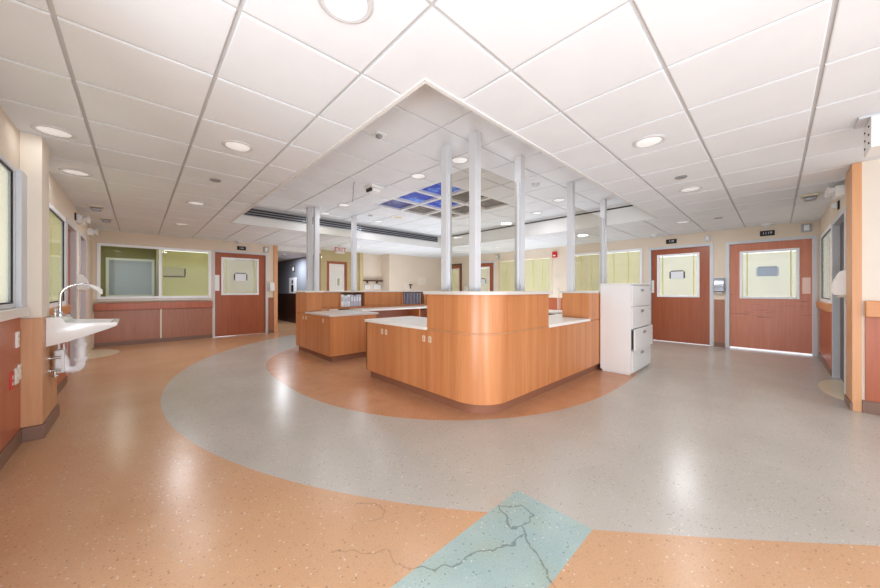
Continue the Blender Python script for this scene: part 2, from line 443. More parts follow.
# sky image panels
for i in range(3):
    for j in range(3):
        x0, y1 = 3.21+.61*i, 5.20-.61*j
        m = [['sky2', 'sky1', 'sky1'], ['sky3', 'sky1', 'sky3'], ['sky3', 'sky3', 'sky3']][i][j]
        nm = [['corner panel nearest the projector box', 'middle panel of the row nearest the projector box', 'brightest blue panel of the first row'],
              ['dull panel at the far end of the middle row', 'central blue panel of the grid', 'dim panel at the near end of the middle row'],
              ['dim panel at the far outer corner', 'dim panel midway along the outer row', 'dim panel at the near outer corner']][i][j]
        t = empty('sky_ceiling_panel', (x0+.3, y1-.3, ZR), 'sky picture ceiling panel, ' + nm, 'ceiling panel', 'sky picture panels over the station')
        MB().box(x0+.02, x0+.59, y1-.59, y1-.02, ZR+.035, ZR+.045).build('picture', m, t)
        f = MB()
        for a, b, c, d in ((x0, x0+.6, y1-.028, y1), (x0, x0+.6, y1-.6, y1-.572), (x0, x0+.028, y1-.572, y1-.028), (x0+.572, x0+.6, y1-.572, y1-.028)):
            f.box(a, b, c, d, ZR-.004, ZR+.05)
        f.build('frame', 'white', t)

# ------------------------------------------------------------------ doors, windows
def blind(parent, axis, p, a0, a1, z0, z1, mat, cords=(.12, .88), sgn=1, step=.027, tilt=1.0):
    """closed venetian blind hanging in the plane p; sgn is the side of the room it is seen from"""
    mb = MB(); n = int((z1-z0)/step); h = step*.62
    for k in range(n):
        z = z0+step*(k+.5)
        A = [(p-.004*sgn*tilt, z-h), (p+.005*sgn*tilt, z+h)]
        V = [mb.bm.verts.new((a, q, w) if axis == 'x' else (q, a, w)) for (q, w), a in ((A[0], a0), (A[0], a1), (A[1], a1), (A[1], a0))]
        mb.bm.faces.new(V)
    b = mb.build('blind', mat, parent)
    mb = MB()
    for c in cords:
        a = a0+(a1-a0)*c; q = p-.008*sgn
        if axis == 'x': mb.box(a-.010, a+.010, q-.001, q+.001, z0, z1)
        else: mb.box(q-.001, q+.001, a-.010, a+.010, z0, z1)
    mb.build('ladder_tape', 'cord', b)
    return b

def slab(mb, axis, p0, p1, a0, a1, z0, z1, bev=0):
    return mb.box(a0, a1, p0, p1, z0, z1, bev) if axis == 'x' else mb.box(p0, p1, a0, a1, z0, z1, bev)
def rim(mb, axis, p0, p1, a0, a1, z0, z1, w, bev=0):
    slab(mb, axis, p0, p1, a0, a0+w, z0, z1, bev); slab(mb, axis, p0, p1, a1-w, a1, z0, z1, bev)
    slab(mb, axis, p0, p1, a0+w, a1-w, z0, z0+w, bev); slab(mb, axis, p0, p1, a0+w, a1-w, z1-w, z1, bev)
    return mb

def door(n, axis, p, sgn, a0, a1, zt, label, mat='door', win=None, blindmat='blind', fw=.055, cords=(.1, .9), plate=None, recess=.03, framemat='frame', gap=.012, platemat='white'):
    """door in the wall plane p; sgn=+1: room side is at smaller coordinate"""
    s = sgn; base = ((a0+a1)/2, p, 0) if axis == 'x' else (p, (a0+a1)/2, 0)
    d = empty('door_%d' % n, base, label, 'door', kind='structure')
    f = MB()
    for q0, q1, z0, z1 in ((a0, a0+fw, 0, zt), (a1-fw, a1, 0, zt), (a0+fw, a1-fw, zt-fw, zt)):
        slab(f, axis, p-.012*s, p+.13*s, q0, q1, z0, z1)
    f.build('door_frame', framemat, d)
    b0, b1, zt2 = a0+fw+.004, a1-fw-.004, zt-fw-.004
    q0, q1 = p+recess*s, p+(recess+.045)*s
    mb = MB()
    if win:
        w0, w1, v0, v1 = win
        wall(mb, axis, min(q0, q1), max(q0, q1), b0, b1, gap, zt2, [(w0, w1, v0, v1)])
    else: slab(mb, axis, q0, q1, b0, b1, gap, zt2)
    leaf = mb.build('door_leaf', mat, d)
    if win:
        rim(MB(), axis, p+(recess-.012)*s, p+(recess+.05)*s, w0-.012, w1+.012, v0-.012, v1+.012, .042, .004).build('vision_frame', 'winframe', leaf)
        slab(MB(), axis, p+(recess+.012)*s, p+(recess+.016)*s, w0+.02, w1-.02, v0+.02, v1-.02).build('vision_glass', 'glass', leaf)
        blind(leaf, axis, p+(recess+.034)*s, w0+.022, w1-.022, v0+.022, v1-.022, blindmat, cords, s)
    if plate:
        c0, c1, z0, z1 = plate
        slab(MB(), axis, p+(recess-.006)*s, p+(recess+.001)*s, c0, c1, z0, z1, .002).build('push_plate', platemat, leaf)
    return d

def window(n, axis, p, sgn, a0, a1, z0, z1, label, blindmat='blind', mull=(), cords=(.2, .5, .8), fw=.05, framemat='winframe', glassmat='glass', blinds=None, deep=.1, gasket=False):
    s = sgn; base = ((a0+a1)/2, p, z0) if axis == 'x' else (p, (a0+a1)/2, z0)
    w = empty('window_%d' % n, base, label, 'window', kind='structure')
    f = rim(MB(), axis, p-.014*s, p+deep*s, a0, a1, z0, z1, fw)
    for m in mull: slab(f, axis, p-.014*s, p+deep*s, m-fw/2, m+fw/2, z0+fw, z1-fw)
    f.build('window_frame', framemat, w)
    ed = [a0+fw]+[q for m in mull for q in (m-fw/2, m+fw/2)]+[a1-fw]
    for i in range(0, len(ed), 2):
        q = .004 if gasket else .03
        slab(MB(), axis, p+q*s, p+(q+.004)*s, ed[i], ed[i+1], z0+fw, z1-fw).build('window_pane', glassmat, w)
        if gasket: rim(MB(), axis, p-.006*s, p+.003*s, ed[i], ed[i+1], z0+fw, z1-fw, .012).build('gasket', 'black', w)
        bm = blinds[i//2] if blinds else blindmat
        if bm: blind(w, axis, p+(.018 if gasket else .06)*s, ed[i]+.004, ed[i+1]-.004, z0+fw, z1-fw, bm, cords, s, tilt=.12 if gasket else 1.0)
    return w

# ------------------------------------------------------------------ walls
T = .14
# back-left wall (window band, door) up to the passage
struct(wall(MB(), 'x', YB, YB+T, XL-.2, 2.84, 0, ZC+.06, [(-.62, 1.32, 1.0, 2.17), (1.36, 2.6, 0, 2.19)]), 'wall_back', 'paint', 'beige back wall holding the wide interior window and a cherry door', 'wall')
# behind the passage: yellow wall, then the jogging beige wall
struct(wall(MB(), 'x', YB, YB+T, 4.1, 5.45, 0, ZC+.06, [(4.3, 4.98, 0, 2.1)]), 'wall_passage', 'yellow', 'yellow painted wall beside the dark passage', 'wall')
mb = MB(); mb.box(5.45, 6.3, YB, YB+T, 0, ZC+.06); mb.box(6.3, XF+T, 9.2, YB+T, 0, ZC+.06)
struct(mb, 'wall_far_corner', 'paint', 'plain beige wall with a step at the far corner', 'wall')
struct(MB().box(5.40, 5.52, YB-.10, YB, 0, ZC), 'trim_3', 'yellow', 'narrow yellow pier beside the wall shelf', 'trim')
# far wall along Y
holes = [(.93, 2.11, 0, 2.19), (-.5, .73, 0, 2.18), (2.24, 4.02, .98, 2.2), (4.55, 6.53, .98, 2.2), (6.62, 7.75, 0, 2.19), (8.15, 8.95, 0, 2.19)]
struct(wall(MB(), 'y', XF, XF+T, YR-.3, 9.2, 0, ZC+.06, holes), 'wall_right_back', 'paint', 'beige wall at right rear with two cherry doors and blinded windows', 'wall')
# right wall and its return
struct(wall(MB(), 'x', YR-T, YR, 5.27, XF, 0, ZC+.06, [(7.0, 8.55, 1.0, 2.12), (5.72, 6.92, 0, 2.12)]), 'wall_right', 'paint', 'beige right wall seen almost edge on, with door and window', 'wall')
struct(MB().box(5.13, 5.27, -2.4, YR-.005, 0, ZC+.06), 'wall_right_return', 'cream', 'cream wall end at the right edge of the photo', 'wall')
# left wall
struct(wall(MB(), 'y', XL-T, XL, 1.4, YB, 0, ZC+.06, [(2.35, 3.93, 1.06, 2.1), (4.75, 6.2, 1.0, 2.1), (6.32, 7.25, 0, 2.12), (7.62, 8.48, 0, 2.12)]), 'wall_left', 'paint', 'beige left wall running back past the sink', 'wall')
# passage shell
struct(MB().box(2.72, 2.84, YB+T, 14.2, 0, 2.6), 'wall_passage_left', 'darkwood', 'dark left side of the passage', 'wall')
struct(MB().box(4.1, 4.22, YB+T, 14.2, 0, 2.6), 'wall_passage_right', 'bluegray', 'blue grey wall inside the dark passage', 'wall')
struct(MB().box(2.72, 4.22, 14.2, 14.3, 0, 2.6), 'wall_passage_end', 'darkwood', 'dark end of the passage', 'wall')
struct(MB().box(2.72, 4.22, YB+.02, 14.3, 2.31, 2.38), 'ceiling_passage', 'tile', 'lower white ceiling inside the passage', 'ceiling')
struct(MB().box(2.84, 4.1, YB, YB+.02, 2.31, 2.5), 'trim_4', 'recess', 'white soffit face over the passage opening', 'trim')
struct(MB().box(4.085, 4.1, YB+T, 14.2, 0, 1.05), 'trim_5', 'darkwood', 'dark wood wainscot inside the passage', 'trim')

# maple corner post by the passage, post at right
struct(MB().box(2.76, 2.86, YB-.03, YB+T+.002, 0, 2.43, .004), 'trim_6', 'post', 'full height maple corner post at the passage opening', 'trim')
struct(MB().box(5.115, 5.5, YR-.004, YR+.022, .0, 2.435, .004).box(5.115, 5.135, -.568, YR, 0, 2.435), 'trim_7', 'post', 'full height maple corner panel at the right wall end', 'trim')

# wainscots
def wains(n, axis, p, sgn, runs, z0, z1, mat, label, t=.014):
    mb = MB()
    for a0, a1 in runs: slab(mb, axis, p, p-t*sgn, a0+.003, a1-.003, z0, z1, .002)
    return struct(mb, 'trim_%d' % n, mat, label, 'wainscot')
wains(8, 'x', YB, 1, [(-.66, .37), (.39, 1.345)], .09, .76, 'panel', 'cherry wainscot panels below the wide interior window')
struct(MB().box(.366, .394, YB-.016, YB-.002, .09, .76), 'trim_9', 'cream', 'thin pale joint strip between wainscot panels', 'trim')
struct(MB().box(-.66, 1.345, YB-.045, YB, .76, .91, .006), 'trim_10', 'panelred', 'cherry chair rail below the wide interior window', 'chair rail')
wains(11, 'x', YB, 1, [(2.62, 2.755)], .09, .98, 'panel', 'narrow cherry panel right of the back door')
wains(12, 'y', XF, 1, [(.745, .915)], .09, .99, 'panel', 'narrow cherry panel between the two right doors')
wains(13, 'y', XF, 1, [(2.13, 3.1), (3.11, 4.3), (4.32, 5.4), (5.41, 6.6)], .09, .96, 'panelred', 'red cherry wainscot under the far windows')
wains(14, 'x', YR, -1, [(6.98, XF-.02)], .09, .90, 'panelred', 'red cherry wainscot under the right wall window')
struct(MB().box(6.98, XF-.02, YR, YR+.05, .88, 1.0, .008), 'trim_15', 'woodrail', 'maple chair rail under the right wall window', 'chair rail')
wains(16, 'y', 5.13, 1, [(-2.3, -.585)], .12, .94, 'panelred', 'red cherry wainscot on the right wall end')
struct(MB().box(5.08, 5.13, -2.3, -.585, .93, 1.085, .008), 'trim_17', 'woodrail', 'maple chair rail on the right wall end', 'chair rail')
wains(18, 'y', XL, -1, [(1.4, 2.7), (2.71, 4.06)], .11, .99, 'panelred', 'red cherry wainscot with outlets at the left edge')
wains(19, 'y', XL, -1, [(4.69, 6.3)], .09, .9, 'panelred', 'red cherry wainscot behind the sink')
struct(MB().box(XL, XL+.05, 4.69, 6.3, .9, 1.0, .008), 'trim_20', 'woodrail', 'maple chair rail behind the sink', 'chair rail')

# baseboards
struct(MB().box(-.66, 1.345, YB-.02, YB, 0, .09).box(2.62, 2.755, YB-.02, YB, 0, .09), 'baseboard_back', 'base', 'brown vinyl base along the back wall', 'baseboard')
struct(MB().box(XF-.02, XF, .745, .915, 0, .09).box(XF-.02, XF, 2.13, 6.6, 0, .09), 'baseboard_right_back', 'base', 'brown vinyl base along the right rear wall', 'baseboard')
struct(MB().box(XL, XL+.022, 1.4, 4.045, 0, .11).box(XL, XL+.02, 4.705, 6.3, 0, .09), 'baseboard_left', 'base', 'brown vinyl base along the left wall', 'baseboard')
struct(MB().box(5.105, 5.135, -2.3, -.57, 0, .12).box(5.105, 5.5, YR+.018, YR+.035, 0, .075).box(6.98, 8.8, YR, YR+.02, 0, .09), 'baseboard_right', 'base', 'brown vinyl base around the right wall end', 'baseboard')

# pilaster by the sink
struct(MB().box(XL, -.566, 4.10, 4.40, .96, ZC, .004), 'trim_21', 'cream', 'cream upper half of the pilaster beside the sink', 'pilaster')
struct(MB().box(XL, -.558, 4.06, 4.69, .11, .965, .004), 'trim_22', 'sidewood', 'oak clad lower half of the pilaster carrying the sink', 'pilaster')
struct(MB().box(XL, -.543, 4.045, 4.705, 0, .11, .003), 'baseboard_pilaster', 'base', 'brown vinyl base around the pilaster by the sink', 'baseboard')
struct(MB().box(XL, -.64, 3.93, 4.10, 1.05, 2.1, .004), 'trim_23', 'frame', 'grey white casing between left window and pilaster', 'trim')
struct(MB().box(XL-.1, -.62, 2.3, 4.055, .99, 1.055, .006), 'trim_24', 'whitelam', 'white window ledge at the left edge', 'window sill')

# doors and windows
D = door
D(1, 'x', YB, 1, 1.36, 2.6, 2.19, 'cherry door with square blinded window beside the passage', win=(1.55, 2.38, 1.07, 2.02), blindmat='blindpale', plate=(1.405, 1.50, 1.17, 1.57), fw=.042)
D(2, 'y', XF, 1, .93, 2.11, 2.19, 'cherry door with blinded window behind the white file cabinet', win=(1.17, 1.93, 1.04, 2.0), blindmat='blindpale', plate=(2.0, 2.05, 1.12, 1.42))
D(3, 'y', XF, 1, -.5, .73, 2.18, 'scuffed cherry door with large bright window nearest the right corner', mat='doorR', win=(-.275, .51, 1.03, 1.96), blindmat='blindpale', plate=(-.42, -.32, 1.12, 1.42), platemat='pink', gap=.03)
D(4, 'y', XF, 1, 6.62, 7.75, 2.19, 'cherry door with blinded window between the station posts', win=(6.88, 7.5, 1.04, 2.0), blindmat='blindpale')
D(5, 'y', XF, 1, 8.15, 8.95, 2.19, 'narrow door with yellow glazing near the far corner', mat='door', win=(8.32, 8.8, .3, 2.0), framemat='brownrail')
D(6, 'x', YR, -1, 5.72, 6.92, 2.12, 'dark recessed door in the right wall behind the maple post', mat='darkwood', recess=.055)
D(7, 'y', XL, -1, 6.32, 7.25, 2.12, 'cherry door in the left wall beyond the sink window', recess=.05)
D(8, 'y', XL, -1, 7.62, 8.48, 2.12, 'second cherry door in the left wall, near the back corner', mat='door', recess=.05)
D(9, 'x', YB, 1, 4.3, 4.98, 2.1, 'white door with small pane in a wood frame under the exit sign', mat='white', framemat='door', fw=.07, win=(4.62, 4.76, 1.3, 1.6))
window(1, 'x', YB, 1, -.62, 1.32, 1.0, 2.17, 'wide white framed interior window with olive room behind', mull=(.37,), blinds=[None, 'blindolive'], cords=(.02,), glassmat='glassolive')
window(2, 'y', XL, -1, 2.35, 3.93, 1.06, 2.1, 'bright cream blinded window at the left edge', 'blindbright', framemat='frame', cords=(.5,), fw=.03, gasket=True)
window(3, 'y', XF, 1, 2.24, 4.02, .98, 2.2, 'yellow blinded window above the white file cabinet', mull=(3.2,), cords=(.3, .68))
window(4, 'y', XF, 1, 4.55, 6.53, .98, 2.2, 'yellow blinded window beyond the middle station posts', cords=(.15, .32, .5, .66, .83), framemat='paint')
window(5, 'y', XL, -1, 4.75, 6.2, 1.0, 2.1, 'yellow green window behind the sink faucet', 'blindolive', cords=(.5,), gasket=True)
window(6, 'x', YR, -1, 7.0, 8.55, 1.0, 2.12, 'pale blinded window in the right wall', 'blindpale', cords=(.5,), gasket=True)
struct(MB().box(-.64, 1.34, YB-.05, YB, .945, .995, .006), 'trim_25', 'graylam', 'grey sill below the wide interior window', 'window sill')

# olive room behind the wide window
mb = MB()
wall(mb, 'x', 12.2, 12.3, -1.1, .36, 0, 2.6, [(-.60, .32, 1.02, 2.03)]); mb.box(-1.2, -1.1, YB+T, 12.3, 0, 2.6); mb.box(.36, .42, YB+T, 12.3, 0, 2.6); mb.box(-1.2, .42, YB+T, 12.3, 2.5, 2.6)
struct(mb, 'wall_olive_room', 'olive', 'olive walls of the room behind the wide window', 'wall')
w = empty('window_7', (-.4, 12.18, 1.2), 'pale blue inner window seen through the wide interior window', 'window', kind='structure')
rim(MB(), 'x', 12.15, 12.198, -.62, .34, 1.0, 2.05, .06).build('window_frame', 'winframe', w)
MB().box(-.56, .28, 12.165, 12.175, 1.06, 1.99).build('window_pane', 'frost', w)

# ------------------------------------------------------------------ nurse station
X0, Y0, RC = 2.27, 1.81, .34
def outline(off, ya, xb, n=14):
    """outer face of the L from (X0, ya) round the corner to (xb, Y0), moved inward by off"""
    cx, cy = X0+RC, Y0+RC; r = RC-off
    pts = [(X0+off, ya)]
    pts += [(cx+r*math.cos(PI+PI/2*i/n), cy+r*math.sin(PI+PI/2*i/n)) for i in range(n+1)]
    return pts+[(xb, Y0+off)]
def band(mb, o0, o1, ya, xb, z0, z1): return mb.ribbon(outline(o0, ya, xb), outline(o1, ya, xb), z0, z1)
def arcband(mb, o0, o1, z0, z1, n=14):
    cx, cy = X0+RC, Y0+RC
    P = lambda o: [(cx+(RC-o)*math.cos(PI+PI/2*i/n), cy+(RC-o)*math.sin(PI+PI/2*i/n)) for i in range(n+1)]
    return mb.ribbon(P(o0), P(o1), z0, z1)
def pull(parent, axis, p, c, z, s=1):
    """small square recessed pull: rim with dark centre"""
    h = .026
    mb = rim(MB(), axis, p-.004*s, p+.006*s, c-h*.8, c+h*.8, z-h*1.25, z+h*1.25, .011)
    o = mb.build('pull', 'beige', parent)
    return o
ZT = .755
def front(parent, name, axis, p, a0, a1, z0, z1, sgn=1, mat='wood', pulls=()):
    mb = slab(MB(), axis, p, p+.018*sgn, a0+.0018, a1-.0018, z0, z1, .0015)
    o = mb.build(name, mat, parent)
    for c, z in pulls: pull(o, axis, p, c, z, sgn)
    return o

# left wing, low cupboards
t = empty('base_cabinet', (2.6, 3.2, 0), 'low maple cupboard run with square pulls on the left wing of the near counter', 'cabinet')
mb = MB(); mb.box(X0+.02, 3.0, 2.62, 3.85, .1, ZT); mb.build('carcass', 'wood', t)
MB().box(X0+.05, 2.97, 2.6, 3.83, 0, .1).build('toe_kick', 'toe', t)
MB().box(X0, 3.02, 3.85, 3.87, .1, ZT).build('end_panel', 'wood', t)
front(t, 'door', 'y', X0, 3.43, 3.868, .1, ZT, pulls=[(3.475, .66)])
front(t, 'door', 'y', X0, 3.02, 3.43, .1, ZT, pulls=[(3.385, .66)])
front(t, 'door', 'y', X0, 2.61, 3.02, .1, ZT, pulls=[(2.655, .66)])
o = MB().prism([(X0-.015, 2.605), (3.06, 2.605), (3.06, 3.885), (X0-.015, 3.885)], ZT, ZT+.036, bev=.004).build('worktop', 'whitelam')
tag(o, 'white worktop on the low left wing beside the rounded corner', 'worktop')

# rounded two tier corner
t = empty('reception_counter', (2.5, 2.0, 0), 'tall two tier maple counter with a rounded corner facing the camera', 'counter')
band(MB(), .02, .40, 2.6, 3.44, .1, ZT+.015).build('carcass', 'wood', t)
band(MB(), .05, .38, 2.6, 3.44, 0, .1).build('toe_kick', 'toe', t)
band(MB(), .02, .40, 2.6, 3.44, ZT+.015, 1.143).build('upper_carcass', 'wood', t)
front(t, 'door', 'y', X0, 2.152, 2.608, .1, ZT+.008, pulls=[(2.555, .66)])
arcband(MB(), 0, .018, .1, ZT+.008).build('curved_panel', 'wood', t)
front(t, 'front_panel', 'x', Y0, 2.612, 2.93, .1, ZT+.008)
front(t, 'front_panel', 'x', Y0, 2.93, 3.44, .1, ZT+.008)
front(t, 'upper_panel', 'y', X0, 2.152, 2.605, ZT+.022, 1.143)
arcband(MB(), 0, .018, ZT+.022, 1.143).build('upper_curved_panel', 'wood', t)
front(t, 'upper_panel', 'x', Y0, 2.612, 2.93, ZT+.022, 1.143)
front(t, 'upper_panel', 'x', Y0, 2.93, 3.44, ZT+.022, 1.143)
band(MB(), -.002, .017, 2.6, 3.44, ZT+.011, ZT+.019).build('joint_strip', 'post', t)
o = band(MB(), -.028, .43, 2.635, 3.465, 1.144, 1.176).build('transaction_top', 'graylam')
tag(o, 'pale grey top over the rounded two tier corner', 'countertop')

# right wing, low stretch then tall block
t = empty('base_cabinet', (4.2, 2.0, 0), 'low maple panelled run on the right wing of the near counter', 'cabinet')
MB().box(3.445, 5.9, Y0+.02, 2.2, .1, ZT).build('carcass', 'wood', t)
MB().box(3.445, 5.88, Y0+.05, 2.18, 0, .1).build('toe_kick', 'toe', t)
for a, b in ((3.442, 3.74), (3.74, 4.1), (4.1, 4.46), (4.46, 5.1), (5.1, 5.9)):
    front(t, 'front_panel', 'x', Y0, a, b, .1, ZT)
o = MB().box(3.445, 4.6, Y0-.015, 2.6, ZT, ZT+.036, .004).build('worktop', 'whitelam')
tag(o, 'cream low writing shelf on the right wing between the two tall blocks', 'worktop')
t = empty('counter_block', (5.2, 2.0, ZT), 'tall maple block at the right end of the near counter beside the file cabinet', 'counter')
MB().box(4.602, 5.9, Y0+.018, 2.2, ZT+.002, 1.143).build('carcass', 'wood', t)
front(t, 'front_panel', 'x', Y0, 4.602, 5.9, ZT+.006, 1.143)
front(t, 'end_panel', 'y', 4.60-.014, Y0, 2.2, ZT+.04, 1.143)
o = MB().box(4.575, 6.05, Y0-.004, 2.23, 1.144, 1.176, .004).build('transaction_top', 'graylam')
tag(o, 'grey top on the tall block at the right end of the near counter', 'countertop')
# inner desks
t = empty('desk_run', (5.2, 2.6, 0), 'inner staff desk behind the right wing of the near counter', 'desk')
MB().box(4.62, 6.6, 2.24, 2.85, .70, .735, .004).build('desk_top', 'whitelam', t)
MB().box(4.62, 4.66, 2.24, 2.83, 0, .70).build('side_panel', 'wood', t); MB().box(6.55, 6.6, 2.24, 2.83, 0, .70).build('side_panel', 'wood', t)
t = empty('desk_run', (6.3, 4.4, 0), 'inner staff desk along the far right side of the station', 'desk')
MB().box(5.95, 6.6, 2.95, 5.52, .72, .756, .004).build('desk_top', 'whitelam', t)
MB().box(6.55, 6.59, 2.97, 5.5, .10, .72).build('modesty_panel', 'darkwood', t)
for y in (2.97, 4.2, 5.46): MB().box(5.98, 6.55, y, y+.035, 0, .72).build('side_panel', 'wood', t)

# far left piece: low cupboards, tall end block
t = empty('base_cabinet', (2.7, 5.7, 0), 'low maple cupboard run across the entry gap on the far left', 'cabinet')
MB().box(X0+.02, 3.12, 5.02, 6.53, .1, ZT-.005).build('carcass', 'wood', t)
MB().box(X0+.05, 3.08, 5.05, 6.53, 0, .1).build('toe_kick', 'toe', t)
MB().box(X0, 3.14, 5.0, 5.018, .1, ZT-.005, .0015).build('end_panel', 'wood', t)
front(t, 'door', 'y', X0, 5.02, 5.55, .1, ZT-.005, pulls=[(5.27, .67)])
front(t, 'door', 'y', X0, 5.55, 6.08, .1, ZT-.005, pulls=[(6.02, .67)])
front(t, 'door', 'y', X0, 6.08, 6.55, .1, ZT-.005, pulls=[(6.16, .67)])
o = MB().prism([(X0-.015, 4.985), (3.18, 4.985), (3.18, 6.12), (2.6, 6.12), (2.6, 6.03), (X0-.015, 6.03)], ZT-.004, ZT+.03, bev=.004).build('worktop', 'graylam')
tag(o, 'pale worktop on the far left cupboards beside the entry gap', 'worktop')
t = empty('counter_block', (2.4, 6.3, ZT), 'tall maple end block at the far left corner of the station', 'counter')
MB().box(X0+.018, 2.58, 6.058, 6.55, ZT, 1.143).build('carcass', 'wood', t)
front(t, 'front_panel', 'y', X0, 6.042, 6.55, ZT+.002, 1.143)
front(t, 'end_panel', 'x', 6.042, 2.29, 2.58, ZT+.032, 1.143)
o = MB().box(X0-.02, 2.61, 6.02, 6.58, 1.144, 1.176, .004).build('transaction_top', 'whitelam')
tag(o, 'cream top on the tall end block at the far left corner', 'countertop')
# far hutch with bays
t = empty('open_hutch', (4.4, 6.35, 0), 'maple hutch with open bays along the far side of the station', 'shelf unit')
HY = 6.15
MB().box(3.15, 6.5, 6.50, 6.545, .1, 1.143).box(2.585, 3.15, 6.50, 6.545, .80, 1.143).build('back_panel', 'wood', t)
for x in (2.585, 3.0, 3.575, 4.57, 5.27, 6.46): MB().box(x, x+.028, HY, 6.5, .84, 1.143).build('divider', 'wood', t)
for a, b in ((2.614, 3.0), (3.604, 4.57), (5.30, 6.46)): MB().box(a, b, HY+.03, HY+.05, .84, 1.143).build('closed_panel', 'wood', t)
MB().box(2.585, 6.49, HY, 6.5, .80, .838).build('bottom_shelf', 'wood', t)
for k in range(6): MB().box(4.66+.1*k, 4.672+.1*k, HY+.02, 6.48, .84, 1.12).build('slot_divider', 'lilac', t)
o = MB().box(2.615, 6.53, 6.11, 6.58, 1.144, 1.17, .004).build('transaction_top', 'graylam')
tag(o, 'long grey top over the open hutch on the far side', 'countertop')
t = empty('desk_run', (4.8, 5.9, 0), 'staff desk in front of the open hutch on the far side', 'desk')
MB().box(3.2, 6.6, 5.62, 6.14, .765, .80, .004).build('desk_top', 'whitelam', t)
MB().box(3.2, 6.6, 6.06, 6.09, .1, .765).build('modesty_panel', 'panel', t)
for x in (3.2, 4.7, 6.5): MB().box(x, x+.035, 5.66, 6.06, 0, .765).build('side_panel', 'wood', t)
o = MB().tube([(4.76, 6.0, .70), (4.85, 5.98, .67), (4.98, 5.98, .69), (5.2, 6.0, .73), (5.35, 6.03, .742)], .012, 14).build('cable', 'brownrail')
tag(o, 'loose brown cable sagging under the far staff desk', 'cable')
# white ring binders in the open bay
bw = [.07, .06, .075, .055, .06, .05, .065]
x = 3.04
bl = ['leftmost and widest pale binder in the open hutch bay', 'second white binder from the left in the hutch bay', 'third binder from the left, white, in the hutch bay', 'middle lilac binder in the open hutch bay', 'lilac binder just right of the middle of the hutch bay', 'second lilac binder from the right in the hutch bay', 'rightmost lilac binder in the open hutch bay']
for k, w in enumerate(bw):
    h = .255 - (.02 if k % 3 == 1 else 0)
    b = empty('ring_binder', (x+w/2, 6.3, .838), bl[k], 'binder', 'binders in the hutch bay')
    m = 'paper' if k < 3 else 'lilac'
    MB().box(x, x+w, 6.19, 6.44, .839, .839+h, .004).build('cover', m, b)
    MB().box(x+.012, x+w-.012, 6.187, 6.191, .839+h*.45, .839+h*.8).build('spine_label', 'paper' if k > 2 else 'lilac', b)
    x += w+.006

# ------------------------------------------------------------------ aluminium posts and glass
def post(x, y, label, zb, chan=None):
    p = empty('aluminium_post', (x, y, zb), label, 'post', 'aluminium posts rising from the station')
    h = .043
    MB().box(x-h, x+h, y-h, y+h, zb, ZR-.001, .004).build('shaft', 'alu', p)
    for dx, dy in chan or ():
        c = MB()
        if dx: c.box(x+dx*h, x+dx*(h+.018), y-.016, y+.016, zb, 2.455, .002)
        else: c.box(x-.016, x+.016, y+dy*h, y+dy*(h+.018), zb, 2.455, .002)
        c.build('glazing_channel', 'channel', p)
    if x < 2.6: MB().box(x+h, x+h+.03, y-.012, y+.012, 2.60, 2.625, .003).build('clip', 'steel', p)
    return p
ZP = 1.177
post(2.475, 2.51, 'slim post at the left end of the near corner counter', ZP, [(0, -1)])
post(2.475, 2.10, 'thickest looking post, at the rounded corner nearest the camera', ZP, [(0, 1), (1, 0)])
post(3.29, 2.10, 'post at the right end of the near corner counter', ZP, [(-1, 0)])
post(4.66, 2.10, 'post at the left end of the tall right block', ZP, [(1, 0)])
post(5.95, 2.10, 'post rising behind the white file cabinet', ZP, [(-1, 0)])
post(2.42, 6.25, 'leftmost post, at the far left corner of the station', ZP, [(1, 0)])
post(2.50, 5.99+.12, 'post close beside the leftmost one on the far left block', ZP)
post(3.37, 6.25, 'post standing alone on the long far hutch top', 1.171, [(-1, 0)])
def pane(x0, x1, y0, y1, z0, z1, label):
    o = MB().box(x0, x1, y0, y1, z0, z1).build('glass_panel', 'glasspart')
    tag(o, label, 'glass panel', 'glass panels between the posts')
pane(2.471, 2.479, 2.16, 2.448, ZP+.002, 2.45, 'narrow glass panel left of the corner post')
pane(2.537, 3.228, 2.096, 2.104, ZP+.002, 2.45, 'glass panel right of the corner post, over the rounded counter')
pane(4.722, 5.888, 2.096, 2.104, ZP+.002, 2.45, 'glass panel over the tall right block')
pane(2.482, 3.308, 6.246, 6.254, ZP+.002, 2.45, 'glass panel on the far side between the left posts')

# ------------------------------------------------------------------ file cabinet
fx0, fx1, fy0, fy1, fh = 4.965, 5.89, 1.375, 1.798, 1.285
fc = empty('file_cabinet', ((fx0+fx1)/2, (fy0+fy1)/2, 0), 'tall white steel lateral file cabinet with one drawer ajar', 'file cabinet')
MB().box(fx0, fx1, fy0+.02, fy1, .03, fh-.02, .003).build('body', 'cabinet', fc)
MB().box(fx0-.004, fx1+.004, fy0-.002, fy1, fh-.02, fh, .004).build('top', 'cabinet', fc)
MB().box(fx0+.02, fx1-.02, fy0+.04, fy1-.02, 0, .03).build('plinth', 'cabinet', fc)
dh = (fh-.03-.035)/4
for k in range(4):
    z0 = .035+dh*k; out = .03 if k == 1 else 0
    d = MB().box(fx0+.008, fx1-.008, fy0-out, fy0+.018-out, z0+.004, z0+dh-.004, .004).build('drawer', 'cabinet', fc)
    if out:
        MB().box(fx0+.03, fx1-.03, fy0+.018-out, fy0+.02, z0+.02, z0+dh-.02).build('drawer_box', 'shadow', d)
    mb = MB(); c = (fx0+fx1)/2
    mb.box(c-.07, c+.07, fy0-out-.006, fy0-out, z0+dh-.085, z0+dh-.05, .002)
    mb.build('handle', 'steel', d)
    MB().lathe([(.009, 0), (.009, -.006)], (fx1-.06, fy0-out, z0+dh-.05), 14, 'y').build('lock', 'chrome', d)

